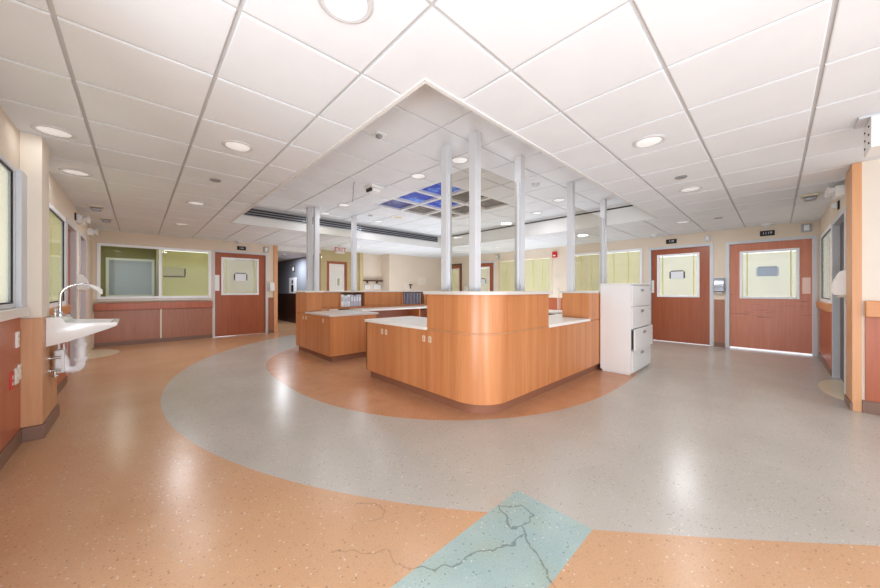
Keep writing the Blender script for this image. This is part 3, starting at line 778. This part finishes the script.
# ------------------------------------------------------------------ sink
sk = empty('wall_sink', (-.545, 4.42, .72), 'white wall hung porcelain sink on the oak pilaster', 'sink')
mb = MB(); ya, yb = 4.17, 4.66
prof = [(-.558, .715), (-.558, .958), (-.475, .958), (-.455, .915), (-.17, .90), (-.135, .895), (-.14, .862), (-.2, .835), (-.33, .785), (-.45, .742)]
mb.prism(prof, ya, yb, 'y')
bm = mb.bm; bm.faces.ensure_lookup_table()
top = [f for f in bm.faces if f.normal.z > .9 and f.calc_center_median().x > -.44 and f.calc_center_median().x < -.18]
if top:
    r = bmesh.ops.inset_region(bm, faces=top, thickness=.035)
    vs = {v for f in top for v in f.verts}
    bmesh.ops.translate(bm, verts=list(vs), vec=(0, 0, -.05))
    cx = sum(v.co.x for v in vs)/len(vs)
    for v in vs: v.co.x = cx+(v.co.x-cx)*.8; v.co.y = 4.425+(v.co.y-4.425)*.85
bmesh.ops.bevel(bm, geom=[e for e in bm.edges if e.calc_face_angle(0) > .5], offset=.008, segments=3, affect='EDGES', profile=.5)
mb.build('basin', 'porcelain', sk)
fa = MB(); fx, fy = -.505, 4.40
fa.lathe([(.03, .958), (.03, .97), (.018, .985), (.014, 1.0)], (fx, fy, 0), 20)
pts = [(fx, fy, .98), (fx, fy, 1.13)]
for i in range(1, 11):
    a = PI-PI*.93*i/10*.62
    pts.append((fx+.13+.13*math.cos(a), fy, 1.13+.115*math.sin(a)))
pts += [(-.29, fy, 1.215), (-.255, fy, 1.18)]
fa.tube(pts, .0105, 20)
f_ = fa.build('faucet', 'chrome', sk)
MB().tube([(-.325, fy, 1.235), (-.285, fy, 1.205), (-.262, fy, 1.185), (-.255, fy, 1.15)], .019, 20, radii=[.013, .021, .02, .012]).build('spray_head', 'white', f_)
MB().tube([(fx-.02, fy-.07, .958), (fx-.02, fy-.07, 1.0), (fx-.015, fy-.075, 1.03)], .009, 20).lathe([(.014, 1.0), (.016, 1.012), (.012, 1.03)], (fx-.018, fy-.073, 0), 14).build('lever', 'chrome', f_)
dr = MB(); dx, dy = -.385, 4.42
dr.lathe([(.05, .80), (.05, .76), (.036, .755)], (dx, dy, 0), 24)
dr.tube([(dx, dy, .77), (dx, dy, .54)], .032, 20)
for z in (.70, .57): dr.lathe([(.038, z), (.043, z-.012), (.038, z-.035)], (dx, dy, 0), 24)
pts = [(dx, dy, .57), (dx, dy, .52)]+[(dx-.048+.048*math.cos(-a), dy, .51+.048*math.sin(-a)) for a in (0, PI/6, PI/3, PI/2, PI*2/3, PI*5/6, PI)]+[(dx-.096, dy, .55), (dx-.105, dy, .58), (dx-.13, dy, .60), (-.53, dy, .602)]
dr.tube(pts, .032, 20)
dr.build('drain_trap', 'pvc', sk)
pc = MB(); pc.box(-.535, -.475, 4.35, 4.48, .455, .66, .012); pc.box(-.52, -.505, 4.40, 4.43, .65, .72, .004); pc.box(-.49, -.477, 4.40, 4.43, .65, .71, .003)
pc.build('trap_cover', 'pvc', sk)
for z, y in ((.60, 4.31), (.49, 4.32)):
    v = MB(); v.lathe([(.026, -.558), (.026, -.55)], (0, y, z), 20, 'x').tube([(-.558, y, z), (-.49, y, z)], .011, 20)
    if z < .55: v.tube([(-.525, y, z), (-.525, y, z-.05)], .009, 20).lathe([(.016, z-.06), (.02, z-.05), (.016, z-.04)], (-.525, y, 0), 20)
    v.build('supply_valve', 'chrome', sk)

# ------------------------------------------------------------------ small wall fittings
def plate(name, axis, p, sgn, c, z, w, h, mat, label, cat, group=None, detail=True, t=.008):
    o = empty(name, (c, p, z) if axis == 'x' else (p, c, z), label, cat, group)
    slab(MB(), axis, p+.004*sgn, p-t*sgn, c-w/2, c+w/2, z-h/2, z+h/2, .002).build('cover_plate', mat, o)
    if detail:
        for dz in (-.022, .022):
            slab(MB(), axis, p-t*sgn, p-(t+.003)*sgn, c-.016, c+.016, z+dz-.014, z+dz+.014, .001).build('socket', 'beige', o)
    return o
pw = XL+.014
plate('wall_outlet', 'y', pw, -1, 3.955, .815, .075, .12, 'white', 'white outlet on the left wainscot, highest of the group', 'outlet')
plate('wall_outlet', 'y', pw, -1, 3.80, .535, .075, .12, 'red', 'red emergency outlet on the left wainscot', 'outlet')
plate('wall_outlet', 'y', pw, -1, 3.93, .545, .075, .12, 'white', 'white outlet beside the red one on the left wainscot', 'outlet')
plate('wall_outlet', 'y', pw, -1, 4.01, .56, .075, .12, 'white', 'white outlet on the left wainscot nearest the pilaster', 'outlet')
plate('wall_outlet', 'y', XF, 1, 4.36, 1.2, .08, .12, 'beige', 'beige outlet on the wall between the far windows', 'outlet')
o = plate('data_plate', 'y', XF, 1, 4.40, 1.6, .10, .14, 'beige', 'beige blank plate below the red alarm on the far wall', 'wall plate', detail=False)

def dispenser(axis, p, sgn, c, z, w, h, d, label, body='white', nozzle='beige', back=None):
    o = empty('soap_dispenser', (c, p, z) if axis == 'x' else (p, c, z), label, 'dispenser')
    if back: slab(MB(), axis, p+.004*sgn, p-.012*sgn, c-w*.62, c+w*.62, z-h*.58, z+h*.58, .006).build('back_plate', back, o)
    # rounded front: profile in depth and height
    pr = [(0, -.5), (.8, -.5), (.98, -.42), (1.0, -.2), (.86, .1), (.62, .36), (.45, .47), (.3, .5), (0, .5)]
    poly = [(p-sgn*(-.004+(d+.016)*a), z+h*b) for a, b in pr]
    mb = MB()
    if axis == 'x': mb.prism([(a, b) for a, b in poly], c-w/2, c+w/2, 'x', .004)
    else: mb.prism(poly, c-w/2, c+w/2, 'y', .004)
    mb.build('housing', body, o)
    slab(MB(), axis, p-.02*sgn, p-(.02+d*.5)*sgn, c-w*.3, c+w*.3, z-h*.5-.025, z-h*.5+.004, .004).build('nozzle', nozzle, o)
    return o
dispenser('x', YB, 1, 2.70, 1.28, .12, .25, .10, 'white dispenser between back door and maple corner post')
dispenser('y', XL, -1, 7.45, 1.31, .12, .24, .11, 'white dispenser on the left wall between the two doors beyond the faucet')
dispenser('x', YR+.001, -1, 5.62, 1.27, .13, .27, .10, 'white dispenser in front of the maple panel at right')
dispenser('y', XF, 1, .83, 1.29, .16, .29, .09, 'chrome hand sanitizer dispenser between the two right doors', 'steel', 'white', 'frame')
dispenser('y', XF, 1, 7.92, 1.25, .11, .2, .08, 'small white dispenser beside the far corner door')

def signplate(axis, p, sgn, c, z, label, text, w=.2, h=.1):
    o = empty('room_number_sign', (c, p, z) if axis == 'x' else (p, c, z), label, 'sign')
    slab(MB(), axis, p, p-.008*sgn, c-w/2, c+w/2, z-h/2, z+h/2, .002).build('plate', 'black', o)
    letter(text, axis, p-.0085*sgn, c, z, h*.5, 'paper', o)
    return o
def letter(text, axis, p, c, z, size, mat, parent, name='lettering'):
    cu = bpy.data.curves.new('t', 'FONT'); cu.body = text; cu.size = size*1.35; cu.align_x = 'CENTER'; cu.align_y = 'CENTER'; cu.extrude = .001
    to = bpy.data.objects.new('t', cu); COL.objects.link(to)
    bpy.context.view_layer.update()
    me = bpy.data.meshes.new_from_object(to.evaluated_get(bpy.context.evaluated_depsgraph_get()))
    bpy.data.objects.remove(to); bpy.data.curves.remove(cu)
    R = Matrix.Rotation(PI/2, 4, 'X')                       # stands up, faces -Y
    if axis == 'y': R = Matrix.Rotation(-PI/2, 4, 'Z') @ R    # faces -X
    L = (c, p, z) if axis == 'x' else (p, c, z)
    me.transform(Matrix.Translation(L) @ R)
    me.name = name; me.materials.clear(); me.materials.append(M[mat])
    o = bpy.data.objects.new(name, me); COL.objects.link(o)
    o.parent = parent; o.matrix_parent_inverse = world(parent).inverted()
    return o
signplate('x', YB, 1, 1.98, 2.29, 'black room number sign over the back door', '116')
signplate('y', XF, 1, 1.66, 2.30, 'black room number sign over the door behind the file cabinet', '118')
signplate('y', XF, 1, .13, 2.29, 'black room number sign over the scuffed bright door', '1119')
# exit sign
ex = empty('exit_sign', (4.05, 8.3, 2.3), 'white EXIT sign with red letters hanging before the passage', 'exit sign')
MB().box(3.91, 4.19, 8.28, 8.33, 2.20, 2.39, .004).build('housing', 'white', ex)
MB().box(4.03, 4.07, 8.29, 8.32, 2.39, 2.438).build('canopy', 'white', ex)
letter('EXIT', 'x', 8.2785, 4.05, 2.295, .125, 'red', ex)
# sign box at upper right
sb = empty('ceiling_sign_box', (3.9, -.6, 2.44), 'white box hung from the ceiling at the upper right edge', 'sign')
MB().box(3.77, 4.04, -.95, -.457, 2.20, 2.421, .006).build('housing', 'white', sb)
MB().box(3.78, 3.99, -.90, -.405, 2.421, 2.439, .003).build('mounting_plate', 'frame', sb)
mb = MB()
for x in (3.83, 3.98):
    for z in (2.25, 2.31, 2.37): mb.lathe([(.007, -.457), (.007, -.452)], (x, 0, z), 20, 'y')
mb.build('screw', 'shadow', sb)

# paper notices on the door windows
def notice(axis, p, sgn, c, z, w, h, label, mat, edge):
    o = empty('door_notice', (c, p, z) if axis == 'x' else (p, c, z), label, 'notice')
    slab(MB(), axis, p, p-.004*sgn, c-w/2, c+w/2, z-h/2, z+h/2, .001).build('sheet', mat, o)
    for q in (-1, 1):
        slab(MB(), axis, p-.001*sgn, p-.007*sgn, c+q*w/2-.012, c+q*w/2+.012, z-h*.42, z+h*.42, .004).build('clip', edge, o)
    slab(MB(), axis, p-.001*sgn, p-.007*sgn, c-w*.45, c+w*.45, z+h/2-.008, z+h/2+.012, .004).build('holder_edge', edge, o)
    return o
notice('x', YB+.042, 1, 1.97, 1.53, .28, .2, 'white notice on the window of the back door', 'paper', 'shadow')
notice('y', XF+.042, 1, 1.56, 1.53, .26, .18, 'white notice on the window of the door behind the file cabinet', 'paper', 'shadow')
notice('y', XF+.042, 1, .13, 1.55, .28, .18, 'pale blue notice on the bright window of the scuffed door', 'bluenote', 'steel')
notice('y', XF+.042, 1, 7.16, 1.5, .22, .18, 'white notice on the door window between the station posts', 'paper', 'shadow')

# dome sensors on the ceiling line
def dome(x, y, z, label, name='ceiling_sensor'):
    o = empty(name, (x, y, z), label, 'sensor', 'dome sensors along the ceiling')
    MB().lathe([(.085, z), (.085, z-.012), (.07, z-.02)], (x, y, 0), 24).build('base', 'white', o)
    MB().lathe([(.062, z-.02), (.055, z-.04), (.03, z-.06), (.012, z-.066)], (x, y, 0), 24).build('dome', 'frame', o)
    return o
dome(8.66, .13, ZC, 'dome sensor on the ceiling over the scuffed bright door')
dome(8.5, 1.9, ZC, 'dome sensor on the ceiling over the door behind the file cabinet')
dome(1.85, 9.45, ZC, 'dome sensor on the ceiling over the back door')
dome(4.26, 2.45, ZR, 'dome sensor inside the raised ceiling tray')
dome(8.3, 6.9, ZC, 'dome sensor on the ceiling by the far door')
dome(3.3, 10.6, 2.31, 'dark dome sensor on the passage ceiling')

# nurse call lights (box with bulbs)
def calllight(axis, p, sgn, c, z, label, mat='steel', w=.13, h=.15):
    o = empty('call_light', (c, p, z) if axis == 'x' else (p, c, z), label, 'wall light', 'call lights beside the doors')
    slab(MB(), axis, p+.004*sgn, p-.015*sgn, c-w/2, c+w/2, z-h/2, z+h/2, .004).build('back_plate', mat, o)
    pr = [(0, -.4), (.8, -.3), (1, 0), (.8, .3), (0, .4)]
    poly = [(p-sgn*(.015+.05*a), z+h*b) for a, b in pr]
    MB().prism(poly, c-w*.25, c+w*.25, 'x' if axis == 'x' else 'y', .006).build('lens', 'white', o)
    return o
calllight('y', XF, 1, -.37, 2.32, 'grey backed call light at the right corner over the scuffed door')
calllight('y', XF, 1, 1.02, 2.29, 'small call light over the right jamb of the door behind the file cabinet', 'frame', .09, .13)
calllight('x', YB, 1, 2.56, 2.30, 'call light over the right jamb of the back door')
calllight('y', XF, 1, 6.5, 2.31, 'call light over the door between the station posts')
calllight('y', XL, -1, 7.15, 2.28, 'dark call light plate above the left wall doors', 'dark', .09, .1)
calllight('x', YR, -1, 6.3, 2.24, 'dark call light plate on the right wall above the recessed door', 'dark', .1, .1)

def emergency(axis, p, sgn, c, z, label):
    o = empty('emergency_light', (c, p, z) if axis == 'x' else (p, c, z), label, 'emergency light', 'twin head emergency lights')
    slab(MB(), axis, p+.004*sgn, p-.07*sgn, c-.13, c+.13, z-.06, z+.06, .01).build('housing', 'white', o)
    for q in (-.08, .08):
        a, b = (c+q, p-.07*sgn) if axis == 'x' else (p-.07*sgn, c+q)
        hd = MB().lathe([(.028, -.0), (.05, -.05), (.052, -.062)], (0, 0, 0), 20, 'y')
        rot = {('x', 1): 0, ('x', -1): PI, ('y', 1): -PI/2, ('y', -1): PI/2}[(axis, sgn)]
        bmesh.ops.transform(hd.bm, matrix=Matrix.Translation((a, b, z+.02)) @ Matrix.Rotation(rot, 4, 'Z'), verts=hd.bm.verts)
        hd.build('lamp_head', 'white', o)
    return o
emergency('y', XL, -1, 7.4, 2.27, 'white twin head emergency light on the left wall, nearer one')
emergency('y', XL, -1, 8.85, 2.27, 'white twin head emergency light on the left wall, near the back corner')
emergency('x', YR, -1, 5.95, 2.33, 'white twin head emergency light on the right wall')

def ceilbox(x, y, label):
    o = empty('ceiling_beacon', (x, y, ZC), label, 'ceiling light', 'box beacons on the ceiling')
    MB().box(x-.08, x+.08, y-.08, y+.08, ZC-.03, ZC, .006).build('housing', 'beige', o)
    MB().box(x-.055, x+.055, y-.055, y+.055, ZC-.075, ZC-.03, .012).build('grille', 'steel', o)
ceilbox(-.45, 6.95, 'beige box beacon on the left ceiling, nearer of the pair')
ceilbox(-.40, 8.0, 'beige box beacon on the left ceiling, nearer the back wall')
ceilbox(6.4, -.30, 'beige box beacon on the ceiling at the right wall')

# alarm strobe, thermostat boxes, shelf, poster
o = empty('fire_alarm', (XF, 4.46, 2.22), 'red fire alarm strobe high on the far wall', 'fire alarm')
MB().box(XF-.045, XF+.004, 4.39, 4.53, 2.14, 2.31, .006).build('housing', 'red', o)
MB().box(XF-.062, XF-.045, 4.42, 4.50, 2.17, 2.21, .004).build('strobe_lens', 'white', o)
o = empty('conduit', (XF, 4.31, 1.2), 'thin pale cable conduit under the far wall outlet', 'conduit')
MB().box(XF-.018, XF-.003, 4.35, 4.37, .62, 1.14).build('pipe', 'cream', o)
o = empty('control_box', (7.75, 9.2, 1.5), 'pale square box on the far beige wall', 'wall box')
MB().box(7.6, 7.95, 9.17, 9.204, 1.38, 1.68, .006).build('cover', 'cream', o)
MB().box(7.76, 7.80, 9.163, 9.17, 1.50, 1.56, .002).build('latch', 'beige', o)
o = empty('wall_bracket', (7.2, 9.2, 1.28), 'small beige plate with dark hook on the far beige wall', 'bracket')
MB().box(6.98, 7.30, 9.18, 9.204, 1.18, 1.45, .006).build('back_plate', 'cream', o)
MB().box(7.13, 7.27, 9.14, 9.18, 1.36, 1.40, .003).box(7.18, 7.22, 9.15, 9.18, 1.24, 1.36, .003).build('hook', 'brownrail', o)
o = empty('wall_shelf', (5.9, YB, 1.5), 'narrow dark brown shelf in the far beige alcove', 'shelf')
MB().box(5.53, 6.28, YB-.13, YB, 1.49, 1.535, .004).build('board', 'brownrail', o)
MB().box(5.7, 5.72, YB-.1, YB, 1.42, 1.49).box(6.08, 6.1, YB-.1, YB, 1.42, 1.49).build('bracket', 'brownrail', o)
for k, (x, w, h, lb) in enumerate(((5.62, .2, .14, 'left white wall phone box below the brown shelf'), (5.98, .15, .17, 'middle white box below the brown shelf'), (6.15, .1, .14, 'right white box below the brown shelf'))):
    o = empty('wall_box', (x, YB, 1.28), lb, 'wall box', 'white boxes below the brown shelf')
    MB().box(x, x+w, YB-.05, YB, 1.22, 1.22+h, .008).build('cover', 'white', o)
    MB().box(x+w*.3, x+w*.7, YB-.056, YB-.05, 1.22+h*.4, 1.22+h*.6, .002).build('button_strip', 'frame', o)
o = empty('wall_poster', (4.085, 12.1, 1.3), 'white framed poster with dark emblem on the passage wall', 'poster')
MB().box(4.07, 4.098, 11.75, 12.45, 1.07, 1.64, .004).build('board', 'paper', o)
MB().box(4.066, 4.07, 12.0, 12.2, 1.12, 1.38).box(4.066, 4.07, 12.03, 12.17, 1.42, 1.55).build('emblem', 'black', o)
calllight('y', 4.1, 1, 12.0, 1.95, 'dark box high on the passage wall', 'dark', .16, .2)
# bracket shape on the right pane: solid pieces standing in for a shadow
o = empty('bracket_shadow', (.6, YB+.02, 1.6), 'bracket shape standing in for a shadow behind the right pane of the wide window', 'rack')
MB().box(.43, .82, YB+.036, YB+.05, 1.49, 1.52).box(.80, .83, YB+.036, YB+.05, 1.52, 1.70).build('bracket', 'darkwood', o)
MB().box(.43, .80, YB+.038, YB+.046, 1.52, 1.72, .003).build('tray', 'blindpale', o)

# fittings on the ceiling tray
o = empty('projector_mount', (2.66, 4.27, ZR), 'white bracket box on the raised ceiling beside the sky panels', 'ceiling box')
MB().box(2.54, 2.76, 4.16, 4.38, ZR-.035, ZR, .006).build('base_plate', 'white', o)
MB().box(2.58, 2.72, 4.20, 4.34, ZR-.09, ZR-.035, .008).build('housing', 'white', o)
MB().box(2.555, 2.58, 4.22, 4.36, ZR-.08, ZR-.036, .003).build('socket', 'shadow', o)
o = MB().tube([(2.3, 4.25, ZR-.002), (2.31, 4.3, ZR-.06), (2.34, 4.36, ZR-.13), (2.37, 4.42, ZR-.17), (2.38, 4.46, ZR-.24)], .006, 14).build('cable', 'steel')
tag(o, 'thin grey cable hanging from the raised ceiling', 'cable')
def disc(name, x, y, z, r, label, cat, mat='beige', group=None):
    o = empty(name, (x, y, z), label, cat, group)
    MB().lathe([(r, z), (r, z-.006), (r*.9, z-.012)], (x, y, 0), 28).build('rim', 'white' if mat != 'steel' else 'steel', o)
    MB().lathe([(r*.86, z-.008), (r*.5, z-.015), (.01, z-.016)], (x, y, 0), 28).build('grille', mat, o)
disc('ceiling_speaker', 4.11, 5.67, ZR, .15, 'round ceiling speaker near the sky panels', 'speaker')
disc('ceiling_sprinkler', .64, 4.39, ZC, .055, 'small grey sprinkler cover on the left ceiling', 'sprinkler', 'steel', 'sprinkler covers')
disc('ceiling_sprinkler', 4.36, .73, ZC, .055, 'small grey sprinkler cover on the right ceiling', 'sprinkler', 'steel', 'sprinkler covers')
disc('ceiling_sprinkler', 7.3, .70, ZC, .055, 'small grey sprinkler cover by the two right doors', 'sprinkler', 'steel', 'sprinkler covers')
disc('ceiling_sprinkler', 3.6, 5.95, ZR, .05, 'small grey sprinkler cover in the raised ceiling', 'sprinkler', 'steel', 'sprinkler covers')
o = empty('motion_detector', (1.79, 2.8, ZR), 'small grey detector in the raised ceiling near its close corner', 'detector')
MB().box(1.73, 1.85, 2.74, 2.86, ZR-.012, ZR, .003).build('plate', 'white', o)
MB().lathe([(.035, ZR-.012), (.03, ZR-.03), (.015, ZR-.036)], (1.79, 2.8, 0), 16).build('sensor', 'steel', o)

# ------------------------------------------------------------------ downlights
def lamp(x, y, z, power, r=.075):
    L = bpy.data.lights.new('downlight_or_fill', 'AREA'); L.shape = 'DISK'; L.size = 2*r; L.energy = power; L.color = (1, 1, .99)
    o = bpy.data.objects.new('downlight_or_fill', L); COL.objects.link(o); o.location = (x, y, z-.022)
    return o
proto = None
DL = [(.65, 1.28, ZC, 'downlight at the top edge of the photo'), (.63, 3.22, ZC, 'downlight left of the raised tray, second along the left ceiling'),
      (.61, 5.74, ZC, 'downlight left of the raised tray beyond the sprinkler cover'), (.60, 7.76, ZC, 'downlight nearest the back window on the left ceiling'),
      (-.48, 3.92, ZC, 'downlight above the left window close to the wall'), (-.48, 5.12, ZC, 'downlight above the sink close to the left wall'),
      (3.12, .74, ZC, 'nearest downlight on the right ceiling'), (4.97, .74, ZC, 'middle downlight on the right ceiling'), (7.28, 1.19, ZC, 'farthest downlight on the right ceiling'),
      (2.84, 3.44, ZR, 'downlight in the raised tray beside the sky panels'), (2.8, 5.57, ZR, 'downlight in the raised tray left of the far post'),
      (2.82, 6.45, ZR, 'downlight in the raised tray by the far left posts'), (2.86, 2.67, ZR, 'downlight in the raised tray near the corner post'),
      (5.4, 2.65, ZR, 'downlight in the raised tray over the right block'), (5.98, 3.41, ZR, 'farthest right downlight in the raised tray'),
      (4.05, 6.35, ZR, 'downlight in the raised tray above the far hutch'),
      (7.6, 3.4, ZC, 'downlight before the far yellow window'), (7.6, 5.6, ZC, 'downlight before the farther yellow window'), (4.6, 8.3, ZC, 'downlight near the exit sign')]
PW = {0: .3, 1: .5, 2: 6, 3: 18, 4: .5, 5: 1, 6: .5, 7: 6, 8: 16, 16: 3, 17: 3, 18: 5}
for i, (x, y, z, lb) in enumerate(DL):
    if proto is None:
        proto = empty('downlight', (0, 0, 0), lb, 'ceiling light', 'round recessed downlights')
        MB().lathe([(.118, 0), (.118, -.005), (.108, -.010), (.094, -.008), (.09, -.002)], (0, 0, 0), 36, cap=False).build('trim_ring', 'alu', proto)
        MB().lathe([(.092, -.001), (.08, -.005), (.02, -.008), (.001, -.008)], (0, 0, 0), 36).build('lens', 'lens', proto)
        proto.location = (x, y, z); bpy.context.view_layer.update()
    else:
        copy_tree(proto, (x, y, z), lb)
    lamp(x, y, z, PW.get(i, 3.5), .1)

# ------------------------------------------------------------------ light, world, camera
W = bpy.data.worlds.new('daylight'); S.world = W; W.use_nodes = True
bg = W.node_tree.nodes['Background']; bg.inputs[0].default_value = (.95, .98, 1, 1); bg.inputs[1].default_value = 1.7
def area(name, loc, target, sx, sy, power, col=(.93, .975, 1)):
    L = bpy.data.lights.new(name, 'AREA'); L.shape = 'RECTANGLE'; L.size = sx; L.size_y = sy; L.energy = power; L.color = col
    o = bpy.data.objects.new(name, L); COL.objects.link(o); o.location = loc
    o.rotation_euler = (Vector(target)-Vector(loc)).to_track_quat('-Z', 'Y').to_euler()
    return o
area('bounce_fill', (.1, -1.9, .42), (.5, 6, 2.6), 1.4, .7, 57)  # unseen fill added behind the camera in place of bounced flash
area('bounce_fill', (-1.7, .1, .42), (6, .4, 2.6), 1.4, .7, 57)  # second added fill, unseen, aimed along the right ceiling
area('hidden_fill', (7.7, 5.3, .3), (7.7, 5.3, 3), 1.4, 3.6, 40)  # added fill hidden behind the station, no fixture there
area('hidden_fill', (5.0, 8.0, .3), (5.0, 8.0, 3), 3.4, 1.4, 36)  # added fill hidden beyond the far hutch
area('hidden_fill', (4.6, 4.3, .3), (4.6, 4.3, 3), 2.0, 1.8, 26)  # added fill hidden inside the station
lamp(3.45, 11.2, 2.31, 30)  # fill added to brighten the passage, no fixture modelled
lamp(-.3, 11, 2.5, 10)  # fill added to brighten the olive room, no fixture modelled

cam = bpy.data.cameras.new('camera'); co = bpy.data.objects.new('camera', cam); COL.objects.link(co)
co.location = (0, 0, 1.19); co.rotation_euler = (PI/2, 0, math.atan2(337, 319)-PI/2)
cam.sensor_width = 36; cam.lens = 36*319/880; cam.shift_y = -4/880; cam.clip_start = .05; cam.clip_end = 200
S.camera = co
S.view_settings.view_transform = 'Standard'; S.view_settings.look = 'None'; S.view_settings.exposure = .28; S.view_settings.gamma = .915

cy = S.cycles
cy.caustics_reflective = False; cy.caustics_refractive = False; cy.sample_clamp_indirect = 2.5; cy.blur_glossy = 1.0
S.view_settings.use_white_balance = True; S.view_settings.white_balance_temperature = 6100
